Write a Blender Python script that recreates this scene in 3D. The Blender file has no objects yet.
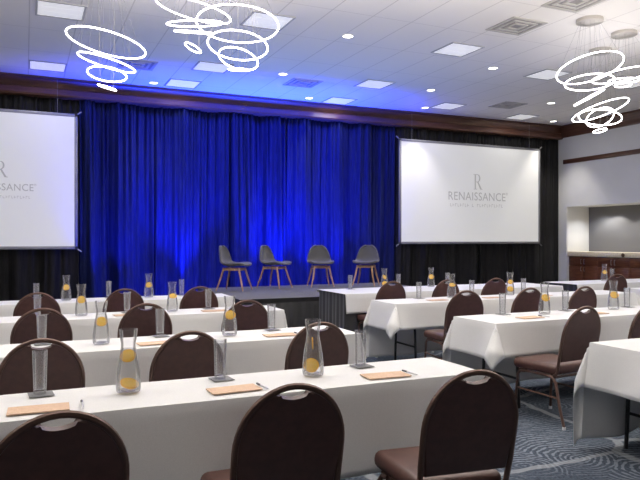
import bpy, bmesh, math, random
from mathutils import Vector, Matrix
random.seed(7)
S = bpy.context.scene
COL = S.collection
PI = math.pi

# ------------------------------------------------------------------ view
S.view_settings.view_transform = 'Standard'
S.view_settings.look = 'None'
S.view_settings.gamma = 1.0
S.view_settings.use_curve_mapping = False
S.view_settings.exposure = 0.0

# ------------------------------------------------------------------ materials
MATS = {}
def mat(name, color, rough=0.6, metallic=0.0, emit=None, es=0.0, spec=0.5, coat=0.0, sheen=0.0):
    m = bpy.data.materials.new(name); m.use_nodes = True
    b = m.node_tree.nodes['Principled BSDF']
    b.inputs['Base Color'].default_value = (*color, 1)
    b.inputs['Roughness'].default_value = rough
    b.inputs['Metallic'].default_value = metallic
    b.inputs['Specular IOR Level'].default_value = spec
    b.inputs['Coat Weight'].default_value = coat
    b.inputs['Sheen Weight'].default_value = sheen
    if emit:
        b.inputs['Emission Color'].default_value = (*emit, 1)
        b.inputs['Emission Strength'].default_value = es
    MATS[name] = m
    return m
def nodes(m): return m.node_tree.nodes, m.node_tree.links, m.node_tree.nodes['Principled BSDF']
def noise_tint(m, scale, c1, c2, detail=3.0, stretch=(1, 1, 1), bump=0.0, lo=.35, hi=.65):
    N, L, b = nodes(m)
    tc = N.new('ShaderNodeTexCoord'); mp = N.new('ShaderNodeMapping')
    mp.inputs['Scale'].default_value = stretch
    n = N.new('ShaderNodeTexNoise'); n.inputs['Scale'].default_value = scale; n.inputs['Detail'].default_value = detail
    r = N.new('ShaderNodeValToRGB')
    r.color_ramp.elements[0].color = (*c1, 1); r.color_ramp.elements[0].position = lo
    r.color_ramp.elements[1].color = (*c2, 1); r.color_ramp.elements[1].position = hi
    L.new(tc.outputs['Object'], mp.inputs['Vector']); L.new(mp.outputs['Vector'], n.inputs['Vector'])
    L.new(n.outputs['Fac'], r.inputs['Fac']); L.new(r.outputs['Color'], b.inputs['Base Color'])
    if bump:
        bp = N.new('ShaderNodeBump'); bp.inputs['Strength'].default_value = bump; bp.inputs['Distance'].default_value = .01
        L.new(n.outputs['Fac'], bp.inputs['Height']); L.new(bp.outputs['Normal'], b.inputs['Normal'])
    return m

cloth = noise_tint(mat('white_linen', (.78, .78, .77), .85, sheen=.1), 260, (.74, .74, .735), (.80, .80, .795), 2)
vinyl = noise_tint(mat('brown_vinyl', (.05, .022, .018), .42), 30, (.062, .025, .020), (.080, .034, .027))
bronze = mat('bronze_tube', (.105, .058, .045), .38, .35)
glidem = mat('white_glide', (.7, .7, .68), .5)
blackm = mat('black_metal', (.012, .012, .013), .4, .3)
ply = noise_tint(mat('table_plywood', (.35, .22, .12), .5), 6, (.28, .17, .09), (.4, .26, .15), 3, (1, 12, 1))
stagetop = noise_tint(mat('grey_stage_carpet', (.13, .127, .125), .95), 120, (.11, .108, .105), (.15, .147, .145))
stageedge = mat('stage_edge', (.02, .02, .021), .4, .4)
skirtm = mat('charcoal_skirt', (.03, .03, .032), .62, sheen=.2)
bluedrape = noise_tint(mat('navy_drape_velour', (.012, .02, .08), .7, spec=.2), 8, (.004, .008, .055), (.009, .016, .085), 3, (6, 6, .4))
blackdrape = noise_tint(mat('black_drape', (.012, .011, .012), .75, spec=.3), 8, (.008, .0075, .008), (.015, .014, .015), 3, (6, 6, .4))
screenm = mat('screen_white', (.62, .62, .61), .9, emit=(1, .985, .94), es=.34)
screentext = mat('projected_grey_lettering', (.42, .41, .40), .9, emit=(.8, .78, .74), es=.22)
alum = mat('grey_aluminium', (.30, .30, .32), .45, .6)
paint = noise_tint(mat('grey_wall_paint', (.60, .61, .615), .8), 2, (.67, .675, .67), (.70, .705, .70))
whitepaint = mat('light_wall_paint', (.72, .72, .72), .8)
darkpaint = mat('dark_grey_paint', (.17, .17, .175), .85)
wood = noise_tint(mat('mahogany', (.13, .045, .022), .32, coat=.25), 3.5, (.09, .028, .014), (.17, .065, .032), 5, (1, 1, 14))
woodtrim = noise_tint(mat('mahogany_trim', (.10, .042, .027), .36, coat=.15), 3.5, (.078, .031, .020), (.125, .053, .033), 4, (.6, .6, 10))
counterm = noise_tint(mat('cream_counter', (.66, .55, .38), .35), 25, (.74, .64, .45), (.86, .77, .58))
chrome = mat('brushed_steel', (.6, .6, .6), .3, .9)
greyfab = noise_tint(mat('grey_upholstery', (.1, .098, .1), .95, sheen=.15), 300, (.085, .083, .086), (.125, .122, .125))
beech = noise_tint(mat('oak_leg', (.42, .24, .13), .45), 5, (.34, .18, .09), (.48, .29, .16), 4, (8, 8, 1))
orange = mat('orange_flesh', (1.0, .63, .04), .4)
rindm = mat('orange_rind', (1.0, .52, .02), .45)
pithm = mat('orange_pith', (.95, .72, .30), .5)
kraft = noise_tint(mat('kraft_paper', (.60, .42, .29), .8), 90, (.57, .395, .27), (.64, .45, .32))
papercloth = mat('grey_coaster', (.20, .20, .205), .8)
penm = mat('pen_white', (.6, .6, .62), .35)
pend = mat('pen_dark', (.06, .06, .075), .35, .3)
ringm = mat('led_ring', (.9, .9, .9), .5, emit=(1, .965, .95), es=11.0)
canopym = mat('brushed_canopy', (.52, .49, .46), .4, .5)
wirem = mat('steel_wire', (.28, .27, .27), .5, .2)
troffm = mat('frosted_diffuser', (.8, .8, .8), .6, emit=(1, .99, 1), es=.40)
trofframe = mat('troffer_frame', (.45, .45, .47), .5)
canm = mat('downlight_lamp', (.9, .9, .9), .5, emit=(1, .95, .86), es=6.0)
cantrim = mat('downlight_trim', (.8, .78, .75), .5)
ventm = mat('vent_metal', (.50, .48, .46), .55)
ventdark = mat('vent_shadow_gap', (.30, .29, .29), .8)
jarm = mat('brown_glaze', (.09, .05, .025), .35)

# glass: thin clear shell (transparent + glossy by view-independent fresnel + painted-in pale reflections)
def glass(name, tint, edge, ior=1.5, k=1.0, painted_refl=.03, painted_edge_refl=.3):
    m = bpy.data.materials.new(name); m.use_nodes = True
    N = m.node_tree.nodes; L = m.node_tree.links; N.clear()
    out = N.new('ShaderNodeOutputMaterial')
    t = N.new('ShaderNodeBsdfTransparent'); g = N.new('ShaderNodeBsdfGlossy'); mx = N.new('ShaderNodeMixShader')
    lw = N.new('ShaderNodeLayerWeight'); lw.inputs['Blend'].default_value = .35
    rp = N.new('ShaderNodeValToRGB')
    rp.color_ramp.elements[0].color = (*tint, 1); rp.color_ramp.elements[0].position = .25
    rp.color_ramp.elements[1].color = (*edge, 1); rp.color_ramp.elements[1].position = .9
    L.new(lw.outputs['Facing'], rp.inputs['Fac']); L.new(rp.outputs['Color'], t.inputs['Color'])
    g.inputs['Roughness'].default_value = .04
    fr = N.new('ShaderNodeFresnel'); fr.inputs['IOR'].default_value = ior
    ml = N.new('ShaderNodeMath'); ml.operation = 'MULTIPLY'; ml.inputs[1].default_value = k
    L.new(fr.outputs['Fac'], ml.inputs[0]); L.new(ml.outputs[0], mx.inputs['Fac'])
    L.new(t.outputs[0], mx.inputs[1]); L.new(g.outputs[0], mx.inputs[2])
    df = N.new('ShaderNodeBsdfDiffuse'); df.inputs['Color'].default_value = (.9, .9, .92, 1)  # white diffuse stands in for reflections of the bright room, strongest at the edges
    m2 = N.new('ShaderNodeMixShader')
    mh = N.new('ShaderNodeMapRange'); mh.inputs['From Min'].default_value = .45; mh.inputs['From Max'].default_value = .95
    mh.inputs['To Min'].default_value = painted_refl; mh.inputs['To Max'].default_value = painted_edge_refl
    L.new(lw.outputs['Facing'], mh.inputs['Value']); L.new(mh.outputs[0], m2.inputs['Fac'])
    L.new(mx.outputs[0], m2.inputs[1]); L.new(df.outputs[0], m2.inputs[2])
    L.new(m2.outputs[0], out.inputs['Surface'])
    MATS[name] = m
    return m
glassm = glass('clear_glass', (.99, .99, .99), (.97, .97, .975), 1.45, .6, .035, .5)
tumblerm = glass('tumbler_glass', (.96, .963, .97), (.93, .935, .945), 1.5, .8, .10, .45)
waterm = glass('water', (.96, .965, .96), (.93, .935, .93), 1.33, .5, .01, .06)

# carpet
carpet = mat('navy_swirl_carpet', (.04, .055, .085), .95, spec=.15)
def build_carpet():
    N, L, b = nodes(carpet)
    tc = N.new('ShaderNodeTexCoord')
    nz = N.new('ShaderNodeTexNoise'); nz.inputs['Scale'].default_value = 2.2; nz.inputs['Detail'].default_value = 2
    L.new(tc.outputs['Object'], nz.inputs['Vector'])
    off = N.new('ShaderNodeVectorMath'); off.operation = 'SCALE'; off.inputs['Scale'].default_value = .22
    L.new(nz.outputs['Color'], off.inputs[0])
    ad = N.new('ShaderNodeVectorMath'); ad.operation = 'ADD'
    L.new(tc.outputs['Object'], ad.inputs[0]); L.new(off.outputs[0], ad.inputs[1])
    vo = N.new('ShaderNodeTexVoronoi'); vo.voronoi_dimensions = '2D'; vo.inputs['Scale'].default_value = 1.5
    L.new(ad.outputs[0], vo.inputs['Vector'])
    mu = N.new('ShaderNodeMath'); mu.operation = 'MULTIPLY'; mu.inputs[1].default_value = 2 * PI / (.040 * 1.5)
    L.new(vo.outputs['Distance'], mu.inputs[0])
    sn = N.new('ShaderNodeMath'); sn.operation = 'SINE'; L.new(mu.outputs[0], sn.inputs[0])
    r = N.new('ShaderNodeMapRange'); r.inputs['From Min'].default_value = .05; r.inputs['From Max'].default_value = .75
    n4 = N.new('ShaderNodeTexNoise'); n4.inputs['Scale'].default_value = 26; n4.inputs['Detail'].default_value = 2
    L.new(tc.outputs['Object'], n4.inputs['Vector'])
    a4 = N.new('ShaderNodeMath'); a4.operation = 'MULTIPLY_ADD'; a4.inputs[1].default_value = 4.0; a4.inputs[2].default_value = -2.0
    L.new(n4.outputs['Fac'], a4.inputs[0])
    s4 = N.new('ShaderNodeMath'); s4.operation = 'ADD'; L.new(sn.outputs[0], s4.inputs[0]); L.new(a4.outputs[0], s4.inputs[1])
    L.new(s4.outputs[0], r.inputs['Value'])
    # patches where the lines fade
    n2 = N.new('ShaderNodeTexNoise'); n2.inputs['Scale'].default_value = 1.6; n2.inputs['Detail'].default_value = 3
    L.new(tc.outputs['Object'], n2.inputs['Vector'])
    r2 = N.new('ShaderNodeMapRange'); r2.inputs['From Min'].default_value = .38; r2.inputs['From Max'].default_value = .60
    r2.inputs['To Min'].default_value = .05; r2.inputs['To Max'].default_value = .6
    L.new(n2.outputs['Fac'], r2.inputs['Value'])
    m1 = N.new('ShaderNodeMath'); m1.operation = 'MULTIPLY'; L.new(r.outputs[0], m1.inputs[0]); L.new(r2.outputs[0], m1.inputs[1])
    # fine yarn speckle
    n3 = N.new('ShaderNodeTexNoise'); n3.inputs['Scale'].default_value = 55; n3.inputs['Detail'].default_value = 2
    L.new(tc.outputs['Object'], n3.inputs['Vector'])
    base = N.new('ShaderNodeValToRGB')
    base.color_ramp.elements[0].color = (.026, .034, .05, 1); base.color_ramp.elements[0].position = .35
    base.color_ramp.elements[1].color = (.07, .09, .12, 1); base.color_ramp.elements[1].position = .68
    L.new(n3.outputs['Fac'], base.inputs['Fac'])
    mix = N.new('ShaderNodeMix'); mix.data_type = 'RGBA'
    L.new(m1.outputs[0], mix.inputs['Factor']); L.new(base.outputs['Color'], mix.inputs['A'])
    mix.inputs['B'].default_value = (.25, .28, .33, 1)
    # broad pale woven bands
    w = N.new('ShaderNodeTexVoronoi'); w.voronoi_dimensions = '2D'; w.feature = 'DISTANCE_TO_EDGE'; w.inputs['Scale'].default_value = .55
    L.new(ad.outputs[0], w.inputs['Vector'])
    r3 = N.new('ShaderNodeMapRange'); r3.inputs['From Min'].default_value = .018; r3.inputs['From Max'].default_value = .012
    L.new(w.outputs['Distance'], r3.inputs['Value'])
    m3 = N.new('ShaderNodeMath'); m3.operation = 'MULTIPLY'; m3.inputs[1].default_value = .4; L.new(r3.outputs[0], m3.inputs[0])
    mix2 = N.new('ShaderNodeMix'); mix2.data_type = 'RGBA'
    L.new(m3.outputs[0], mix2.inputs['Factor']); L.new(mix.outputs['Result'], mix2.inputs['A'])
    mix2.inputs['B'].default_value = (.42, .44, .46, 1)
    L.new(mix2.outputs['Result'], b.inputs['Base Color'])
build_carpet()

# ceiling tiles with slightly darker joints
ceilm = mat('ceiling_tile', (.84, .81, .78), .9)
def build_ceiling():
    N, L, b = nodes(ceilm)
    tc = N.new('ShaderNodeTexCoord'); sp = N.new('ShaderNodeSeparateXYZ'); L.new(tc.outputs['Object'], sp.inputs[0])
    def line(sock, period, off, w):
        a = N.new('ShaderNodeMath'); a.operation = 'ADD'; a.inputs[1].default_value = 600 * period - off; L.new(sock, a.inputs[0])
        d = N.new('ShaderNodeMath'); d.operation = 'MODULO'; d.inputs[1].default_value = period; L.new(a.outputs[0], d.inputs[0])
        l = N.new('ShaderNodeMath'); l.operation = 'LESS_THAN'; l.inputs[1].default_value = w; L.new(d.outputs[0], l.inputs[0])
        return l.outputs[0]
    l1 = line(sp.outputs['X'], .6, .04, .016); l2 = line(sp.outputs['Y'], 1.2, .45, .010)
    mx = N.new('ShaderNodeMath'); mx.operation = 'MAXIMUM'; L.new(l1, mx.inputs[0]); L.new(l2, mx.inputs[1])
    n = N.new('ShaderNodeTexNoise'); n.inputs['Scale'].default_value = 60; L.new(tc.outputs['Object'], n.inputs['Vector'])
    r = N.new('ShaderNodeValToRGB'); r.color_ramp.elements[0].color = (.83, .80, .775, 1); r.color_ramp.elements[1].color = (.86, .83, .80, 1)
    L.new(n.outputs['Fac'], r.inputs['Fac'])
    mix = N.new('ShaderNodeMix'); mix.data_type = 'RGBA'; L.new(mx.outputs[0], mix.inputs['Factor'])
    L.new(r.outputs['Color'], mix.inputs['A']); mix.inputs['B'].default_value = (.64, .61, .59, 1)
    L.new(mix.outputs['Result'], b.inputs['Base Color'])
build_ceiling()

# ------------------------------------------------------------------ mesh helpers
class MB:
    def __init__(s): s.bm = bmesh.new()
    def box(s, x0, x1, y0, y1, z0, z1, bev=0.0, seg=2):
        r = bmesh.ops.create_cube(s.bm, size=1.0)
        vs = r['verts']
        bmesh.ops.scale(s.bm, vec=(x1 - x0, y1 - y0, z1 - z0), verts=vs)
        bmesh.ops.translate(s.bm, vec=((x0 + x1) / 2, (y0 + y1) / 2, (z0 + z1) / 2), verts=vs)
        if bev:
            es = list({e for v in vs for e in v.link_edges})
            bmesh.ops.bevel(s.bm, geom=es, offset=bev, segments=seg, affect='EDGES', profile=.5)
        return s
    def tube(s, pts, r, n=8, closed=False, cap=True, ell=None):
        pts = [Vector(p) for p in pts]; m = len(pts); rings = []
        rs = r if isinstance(r, (list, tuple)) else [r] * m
        ref = None
        for i, p in enumerate(pts):
            if closed: t = pts[(i + 1) % m] - pts[i - 1]
            elif i == 0: t = pts[1] - p
            elif i == m - 1: t = p - pts[-2]
            else: t = (pts[i + 1] - p).normalized() + (p - pts[i - 1]).normalized()
            t.normalize()
            if ref is None:
                ref = Vector((0, 0, 1)) if abs(t.z) < .9 else Vector((0, 1, 0))
            u = ref - t * ref.dot(t)
            if u.length < 1e-5: u = t.orthogonal()
            u.normalize(); ref = u
            v = t.cross(u)
            rings.append([s.bm.verts.new(p + (u * math.cos(2 * PI * k / n) + v * math.sin(2 * PI * k / n)) * rs[i]) for k in range(n)])
        for i in range(m if closed else m - 1):
            a, b = rings[i], rings[(i + 1) % m]
            sh = 0
            if closed and i == m - 1:
                sh = min(range(n), key=lambda q: (a[0].co - b[q].co).length)
            for k in range(n):
                s.bm.faces.new((a[k], a[(k + 1) % n], b[(k + 1 + sh) % n], b[(k + sh) % n]))
        if cap and not closed:
            s.bm.faces.new(rings[0][::-1]); s.bm.faces.new(rings[-1])
        return s
    def lathe(s, prof, n=24, c=(0, 0, 0), cap=True):
        rings = []
        for (r, z) in prof:
            if r < 1e-6: rings.append([s.bm.verts.new((c[0], c[1], c[2] + z))])
            else: rings.append([s.bm.verts.new((c[0] + r * math.cos(2 * PI * k / n), c[1] + r * math.sin(2 * PI * k / n), c[2] + z)) for k in range(n)])
        for a, b in zip(rings, rings[1:]):
            for k in range(n):
                k2 = (k + 1) % n
                if len(a) == 1 and len(b) == 1: continue
                if len(a) == 1: s.bm.faces.new((a[0], b[k2], b[k]))
                elif len(b) == 1: s.bm.faces.new((a[k], a[k2], b[0]))
                else: s.bm.faces.new((a[k], a[k2], b[k2], b[k]))
        return s
    def poly_prism(s, pts, f, d, bev=0):
        """closed outline pts (a,b) -> f(a,b,depth) -> world, extruded over depth 0..d"""
        a = [s.bm.verts.new(f(p[0], p[1], 0)) for p in pts]
        b = [s.bm.verts.new(f(p[0], p[1], d)) for p in pts]
        n = len(pts)
        fa = s.bm.faces.new(a[::-1]); fb = s.bm.faces.new(b)
        for k in range(n): s.bm.faces.new((a[k], a[(k + 1) % n], b[(k + 1) % n], b[k]))
        if bev:
            es = list(fa.edges) + list(fb.edges)
            bmesh.ops.bevel(s.bm, geom=es, offset=bev, segments=2, affect='EDGES', profile=.5)
        return s
    def build(s, name, m, parent=None, smooth=True, angle=40, loc=None):
        bmesh.ops.recalc_face_normals(s.bm, faces=s.bm.faces[:])
        me = bpy.data.meshes.new(name); s.bm.to_mesh(me); s.bm.free()
        me.materials.append(m)
        if smooth:
            for p in me.polygons: p.use_smooth = True
            me.set_sharp_from_angle(angle=math.radians(angle))
        o = bpy.data.objects.new(name, me); COL.objects.link(o)
        if parent is not None: o.parent = parent
        if loc is not None: o.location = loc
        return o

def tag(o, label, cat, group=None):
    o['label'] = label; o['category'] = cat
    if group: o['group'] = group
    return o
def empty(name, loc=(0, 0, 0), rz=0.0):
    o = bpy.data.objects.new(name, None); COL.objects.link(o)
    o.location = loc; o.rotation_euler = (0, 0, rz); o.empty_display_size = .1
    return o
def children(o): return [c for c in bpy.data.objects if c.parent == o]
def copy_tree(o, parent=None):
    c = o.copy(); COL.objects.link(c)
    if parent is not None: c.parent = parent
    for ch in KIDS.get(o.name, []):
        copy_tree_child(ch, c)
    return c
KIDS = {}
def index_kids():
    KIDS.clear()
    for o in bpy.data.objects:
        if o.parent: KIDS.setdefault(o.parent.name, []).append(o)
def copy_tree_child(o, parent):
    c = o.copy(); COL.objects.link(c); c.parent = parent
    for ch in KIDS.get(o.name, []):
        copy_tree_child(ch, c)
def struct(o): o['kind'] = 'structure'; return o

# ------------------------------------------------------------------ room shell
CZ = 4.45; XR = 12.94; XL = -5.2; YB = -5.5; YF = 13.45
struct(MB().box(XL - .1, XR + 1.2, YB - .1, YF + .1, -.1, 0).build('floor', carpet, smooth=False))
struct(MB().box(XL - .1, XR + 1.2, YB - .1, YF + .1, CZ, CZ + .1).build('ceiling', ceilm, smooth=False))
struct(MB().box(XL - .1, XR + 1.2, YF, YF + .1, 0, CZ).build('wall_front', darkpaint, smooth=False))
struct(MB().box(XL - .1, XL, YB, YF, 0, CZ).build('wall_left', paint, smooth=False))
struct(MB().box(XL - .1, XR + 1.2, YB - .1, YB, 0, CZ).build('wall_back', darkpaint, smooth=False))
NY0, NY1, NX, NZ = 7.6, 12.90, 13.72, 2.32
wr = MB()
wr.box(XR, XR + .95, NY0, NY1, NZ, CZ)            # header over the niche
wr.box(XR, XR + .95, NY1, YF, 0, CZ)              # pier by the drapes
wr.box(XR, XR + .95, YB, NY0, 0, CZ)              # wall nearer the camera
struct(wr.build('wall_right', paint, smooth=False))
struct(MB().box(NX, NX + .1, NY0, NY1, 0, NZ).build('wall_niche', darkpaint, smooth=False))
struct(MB().box(XR + .02, NX, NY1 - .012, NY1 - .001, 0, NZ - .001).build('trim_4', whitepaint, smooth=False))
# mahogany crown along the front and the right wall
def crown(axis):
    prof = [(0, 0), (.0, -.34), (.38, -.34), (.42, -.33), (.435, -.30), (.40, -.20), (.365, -.175), (.40, -.10), (.46, -.04), (.51, -.03), (.51, 0)]
    m = MB()
    if axis == 'x':
        m.poly_prism(prof, lambda a, b, d: Vector((XL + d, YF - a, CZ + b)), XR - XL)
    else:
        prof = [(0, 0), (.0, -.31), (.035, -.31), (.035, -.22), (.06, -.15), (.10, -.08), (.12, -.05), (.12, 0)]
        m.poly_prism(prof, lambda a, b, d: Vector((XR - a, YB + d, CZ + b)), YF - .41 - YB)
    return m
struct(crown('x').build('trim_1', woodtrim, angle=25))
struct(crown('y').build('trim_2', woodtrim, angle=25))
struct(MB().box(XR - .03, XR, YB, 13.0, 3.445, 3.56, .012).build('trim_3', woodtrim))

# ------------------------------------------------------------------ drapes
def drape(name, x0, x1, yc, z0, z1, amp, m, seed, fold=.17):
    rnd = random.Random(seed)
    nx = int((x1 - x0) * 55); nz = 18
    ph = [rnd.random() * 6.28 for _ in range(6)]
    bm = bmesh.new(); rows = []
    for j in range(nz + 1):
        t = j / nz                         # 0 bottom, 1 top
        z = z0 + (z1 - z0) * t
        row = []
        for i in range(nx + 1):
            u = i / nx; x = x0 + (x1 - x0) * u
            xx = x + .05 * (1 - t) * math.sin(2.1 * x + ph[0]) + .03 * math.sin(1.3 * x + 2.2 * t + ph[1])
            a = amp * (.55 + .45 * (1 - t))
            wv = xx + .10 * math.sin(2.7 * xx + ph[3]) + .05 * math.sin(6.1 * xx + ph[4])
            y = a * (.85 * abs(math.sin(PI * wv / (fold * 1.25) + ph[2])) ** 1.4 - .4 + .95 * math.sin(2 * PI * wv / (fold * 3.1) + ph[3] + .5 * t)
                     + .30 * math.sin(2 * PI * xx / (fold * .55) + ph[4]) * (.15 + .85 * t))
            y += .25 * amp * t * math.sin(2 * PI * x / .085 + ph[5])
            row.append(bm.verts.new((x + .012 * math.sin(PI * u) * math.cos(2 * PI * xx / fold + ph[2]), yc + y, z)))
        rows.append(row)
    for j in range(nz):
        for i in range(nx):
            bm.faces.new((rows[j][i], rows[j][i + 1], rows[j + 1][i + 1], rows[j + 1][i]))
    mb = MB(); mb.bm.free(); mb.bm = bm
    o = mb.build(name, m, angle=180)
    s = o.modifiers.new('thick', 'SOLIDIFY'); s.thickness = .004
    return o
bx = [.93, 2.36, 3.86, 5.20, 6.55, 7.93]
btxt = ['blue-lit drape panel beside the left screen, first of five', 'blue-lit drape panel left of the stage chairs, second of five',
        'blue-lit drape panel behind the two leftmost stage chairs', 'blue-lit drape panel behind the third stage chair from the left',
        'blue-lit drape panel beside the right screen, behind the rightmost stage chair']
for i in range(5):
    o = drape('drape', bx[i] + .006, bx[i + 1] - .006, 13.20 + .02 * (i % 2), .01, 4.16, .15, bluedrape, 11 + i, .27)
    tag(o, btxt[i], 'drape', 'blue-lit drapes behind the stage')
for x0, x1, lab, sd in [(XL + .03, -1.0, 'black drape panel at the far left end of the front wall', 31), (-1.0, .925, 'black drape panel behind the left projection screen', 32),
                        (7.935, 10.3, 'black drape panel behind the left half of the right screen', 33), (10.3, 12.25, 'black drape panel behind the right half of the right screen', 34),
                        (12.25, XR - .02, 'narrow charcoal drape panel between right screen and grey wall', 35)]:
    tag(drape('drape', x0, x1, 13.21, .01, 4.16, .07, blackdrape, sd, .21), lab, 'drape', 'black drapes on the front wall')

# ------------------------------------------------------------------ screens
def text_mesh(body, size):
    cu = bpy.data.curves.new('t', 'FONT'); cu.body = body; cu.size = size; cu.align_x = 'CENTER'; cu.extrude = .0008
    cu.resolution_u = 4; cu.space_character = 1.06
    ob = bpy.data.objects.new('t', cu); COL.objects.link(ob)
    dg = bpy.context.evaluated_depsgraph_get(); dg.update()
    me = bpy.data.meshes.new_from_object(ob.evaluated_get(dg))
    bpy.data.objects.remove(ob)
    return me
def serif_R(h):
    """a serif capital R, outline strokes, origin bottom centre"""
    mb = MB(); k = h; f = lambda a, b, d: Vector((a * k, b * k, d)); D = .0016
    q = lambda pts: mb.poly_prism(pts, f, D)
    q([(-.22, .02), (-.12, .02), (-.12, .98), (-.22, .98)])
    q([(-.32, 0), (-.02, 0), (-.02, .035), (-.32, .035)])
    q([(-.32, .965), (-.1, .965), (-.1, 1), (-.32, 1)])
    N = 14
    ou = [(.02 + .22 * math.cos(a), .74 + .26 * math.sin(a)) for a in [PI / 2 - PI * i / N for i in range(N + 1)]]
    inn = [(.0 + .14 * math.cos(a), .74 + .225 * math.sin(a)) for a in [PI / 2 - PI * i / N for i in range(N + 1)]]
    q([(-.13, 1)] + ou + [(-.13, .48), (-.13, .515)] + inn[::-1] + [(-.13, .965)])
    q([(-.02, .49), (.09, .49), (.34, .05), (.42, .03), (.42, 0), (.24, 0)])
    return mb
def screen(x0, x1, z0, z1, lx, kr, k, lz, o1, o2, label):
    Y = 12.96
    t = empty('projection_screen', ((x0 + x1) / 2, Y, z0))
    cx = (x0 + x1) / 2
    L = lambda x: x - cx
    w = .055
    fr = MB()
    for a, b, c, d in [(x0, x1, z1 - w, z1), (x0, x1, z0, z0 + w), (x0, x0 + w, z0, z1), (x1 - w, x1, z0, z1)]:
        fr.box(L(a), L(b), -.015, .025, c - z0, d - z0, .004)
    fr.build('screen_frame', alum, t)
    sf = MB().box(L(x0) + w * .6, L(x1) - w * .6, -.004, .012, w * .6, z1 - z0 - w * .6).build('screen_surface', screenm, t, smooth=False)
    for sx in (x0, x1):
        for sz, dz in ((z0, -1), (z1, 1)):
            g = 1 if sx == x1 else -1
            MB().tube([(L(sx), .01, sz - z0), (L(sx) + g * .07, .01, sz - z0 + dz * .05)], .014, 8).build('corner_bracket', alum, t)
    for sx in (x0 + .35, x1 - .35):
        MB().tube([(L(sx), -.0, z1 - z0), (L(sx), -.0, CZ - z0)], .003, 6).build('hanging_cable', wirem, t)
    # lettering
    rm = serif_R(.37 * kr)
    ro = rm.build('lettering', screentext, sf, smooth=False)
    ro.rotation_euler = (PI / 2, 0, 0); ro.location = (L(lx), -.005, lz - z0)
    me = text_mesh('RENAISSANCE', .285 * k); me.materials.append(screentext)
    o = bpy.data.objects.new('lettering', me); COL.objects.link(o); o.parent = sf
    o.rotation_euler = (PI / 2, 0, 0); o.location = (L(lx), -.006, lz - z0 - o1)
    W = max(v.co.x for v in me.vertices) - min(v.co.x for v in me.vertices)
    o.scale.x = 1.72 * k / W
    tm = text_mesh('®', .09 * k); tm.materials.append(screentext)
    o = bpy.data.objects.new('lettering', tm); COL.objects.link(o); o.parent = sf
    o.rotation_euler = (PI / 2, 0, 0); o.location = (L(lx) + .91 * k, -.006, lz - z0 - o1 + .15 * k)
    # the third, illegible line of small capitals
    mb = MB(); rnd = random.Random(3); x = -.80 * k
    for i in range(22):
        ww = rnd.uniform(.038, .052) * k
        if i not in (8, 10):
            mb.box(x, x + .010 * k, -.0006, .0006, 0, .075 * k); mb.box(x + .010 * k, x + ww, -.0006, .0006, .03 * k * (i % 3), .03 * k * (i % 3) + .012 * k)
        x += ww + .028 * k
    o = mb.build('lettering', screentext, sf, smooth=False); o.location = (L(lx), -.005, lz - z0 - o2)
    tag(t, label, 'projection screen', 'projection screens on the front wall')
screen(-2.20, .89, 1.28, 3.80, -.41, .78, .63, 2.575, .235, .375, 'white projection screen partly out of frame, hung before the left black drapes')
screen(7.87, 12.09, 1.355, 3.80, 10.10, 1.0, 1.0, 2.69, .27, .43, 'wide white projection screen hung to the right of the blue drapes')

# ------------------------------------------------------------------ niche with cabinets
cab_n = ['first mahogany cabinet unit from the drapes, under the cream counter', 'second mahogany cabinet unit from the drapes, under the cream counter',
         'third mahogany cabinet unit from the drapes, under the cream counter', 'fourth mahogany cabinet unit from the drapes, under the cream counter',
         'fifth mahogany cabinet unit from the drapes, under the cream counter']
for i in range(5):
    yc = 12.40 - .945 * i; hw = .4715
    t = empty('cabinet', (13.32, yc, 0))
    MB().box(-.30, .37, -hw, hw, .1, 1.03).box(-.24, .37, -hw, hw, 0, .1).build('body', wood, t, smooth=False)
    for s in (-1, 1):
        a, b = (0.003, hw - .004) if s > 0 else (-hw + .004, -.003)
        d = MB().box(-.322, -.301, a, b, .13, .78, .004).box(-.328, -.321, a + .06, b - .06, .19, .72, .004).build('door', wood, t)
        y = s * .05
        MB().tube([(-.322, y, .66), (-.35, y, .66), (-.35, y, .76), (-.322, y, .76)], .007, 8).build('handle', chrome, d)
        dr = MB().box(-.322, -.301, a, b, .795, 1.02, .004).build('drawer', wood, t)
        MB().tube([(-.322, y, .84), (-.35, y, .84), (-.35, y, .96), (-.322, y, .96)], .007, 8).build('handle', chrome, dr)
    tag(t, cab_n[i], 'cabinet', 'mahogany cabinets in the wall niche')
ct = MB().box(12.96, 13.70, 7.66, 12.885, 1.031, 1.15, .008).build('countertop', counterm)
tag(ct, 'long cream stone countertop over the mahogany cabinets', 'countertop')
kb = MB().lathe([(0, 0), (.03, 0), (.028, .012), (.045, .022), (.05, .035), (.035, .05), (0, .052)], 18).build('knob', jarm, ct, loc=(12.959, 11.12, 1.09))
kb.rotation_euler = (0, -PI / 2, 0); kb['label'] = 'small round brown knob'

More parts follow.
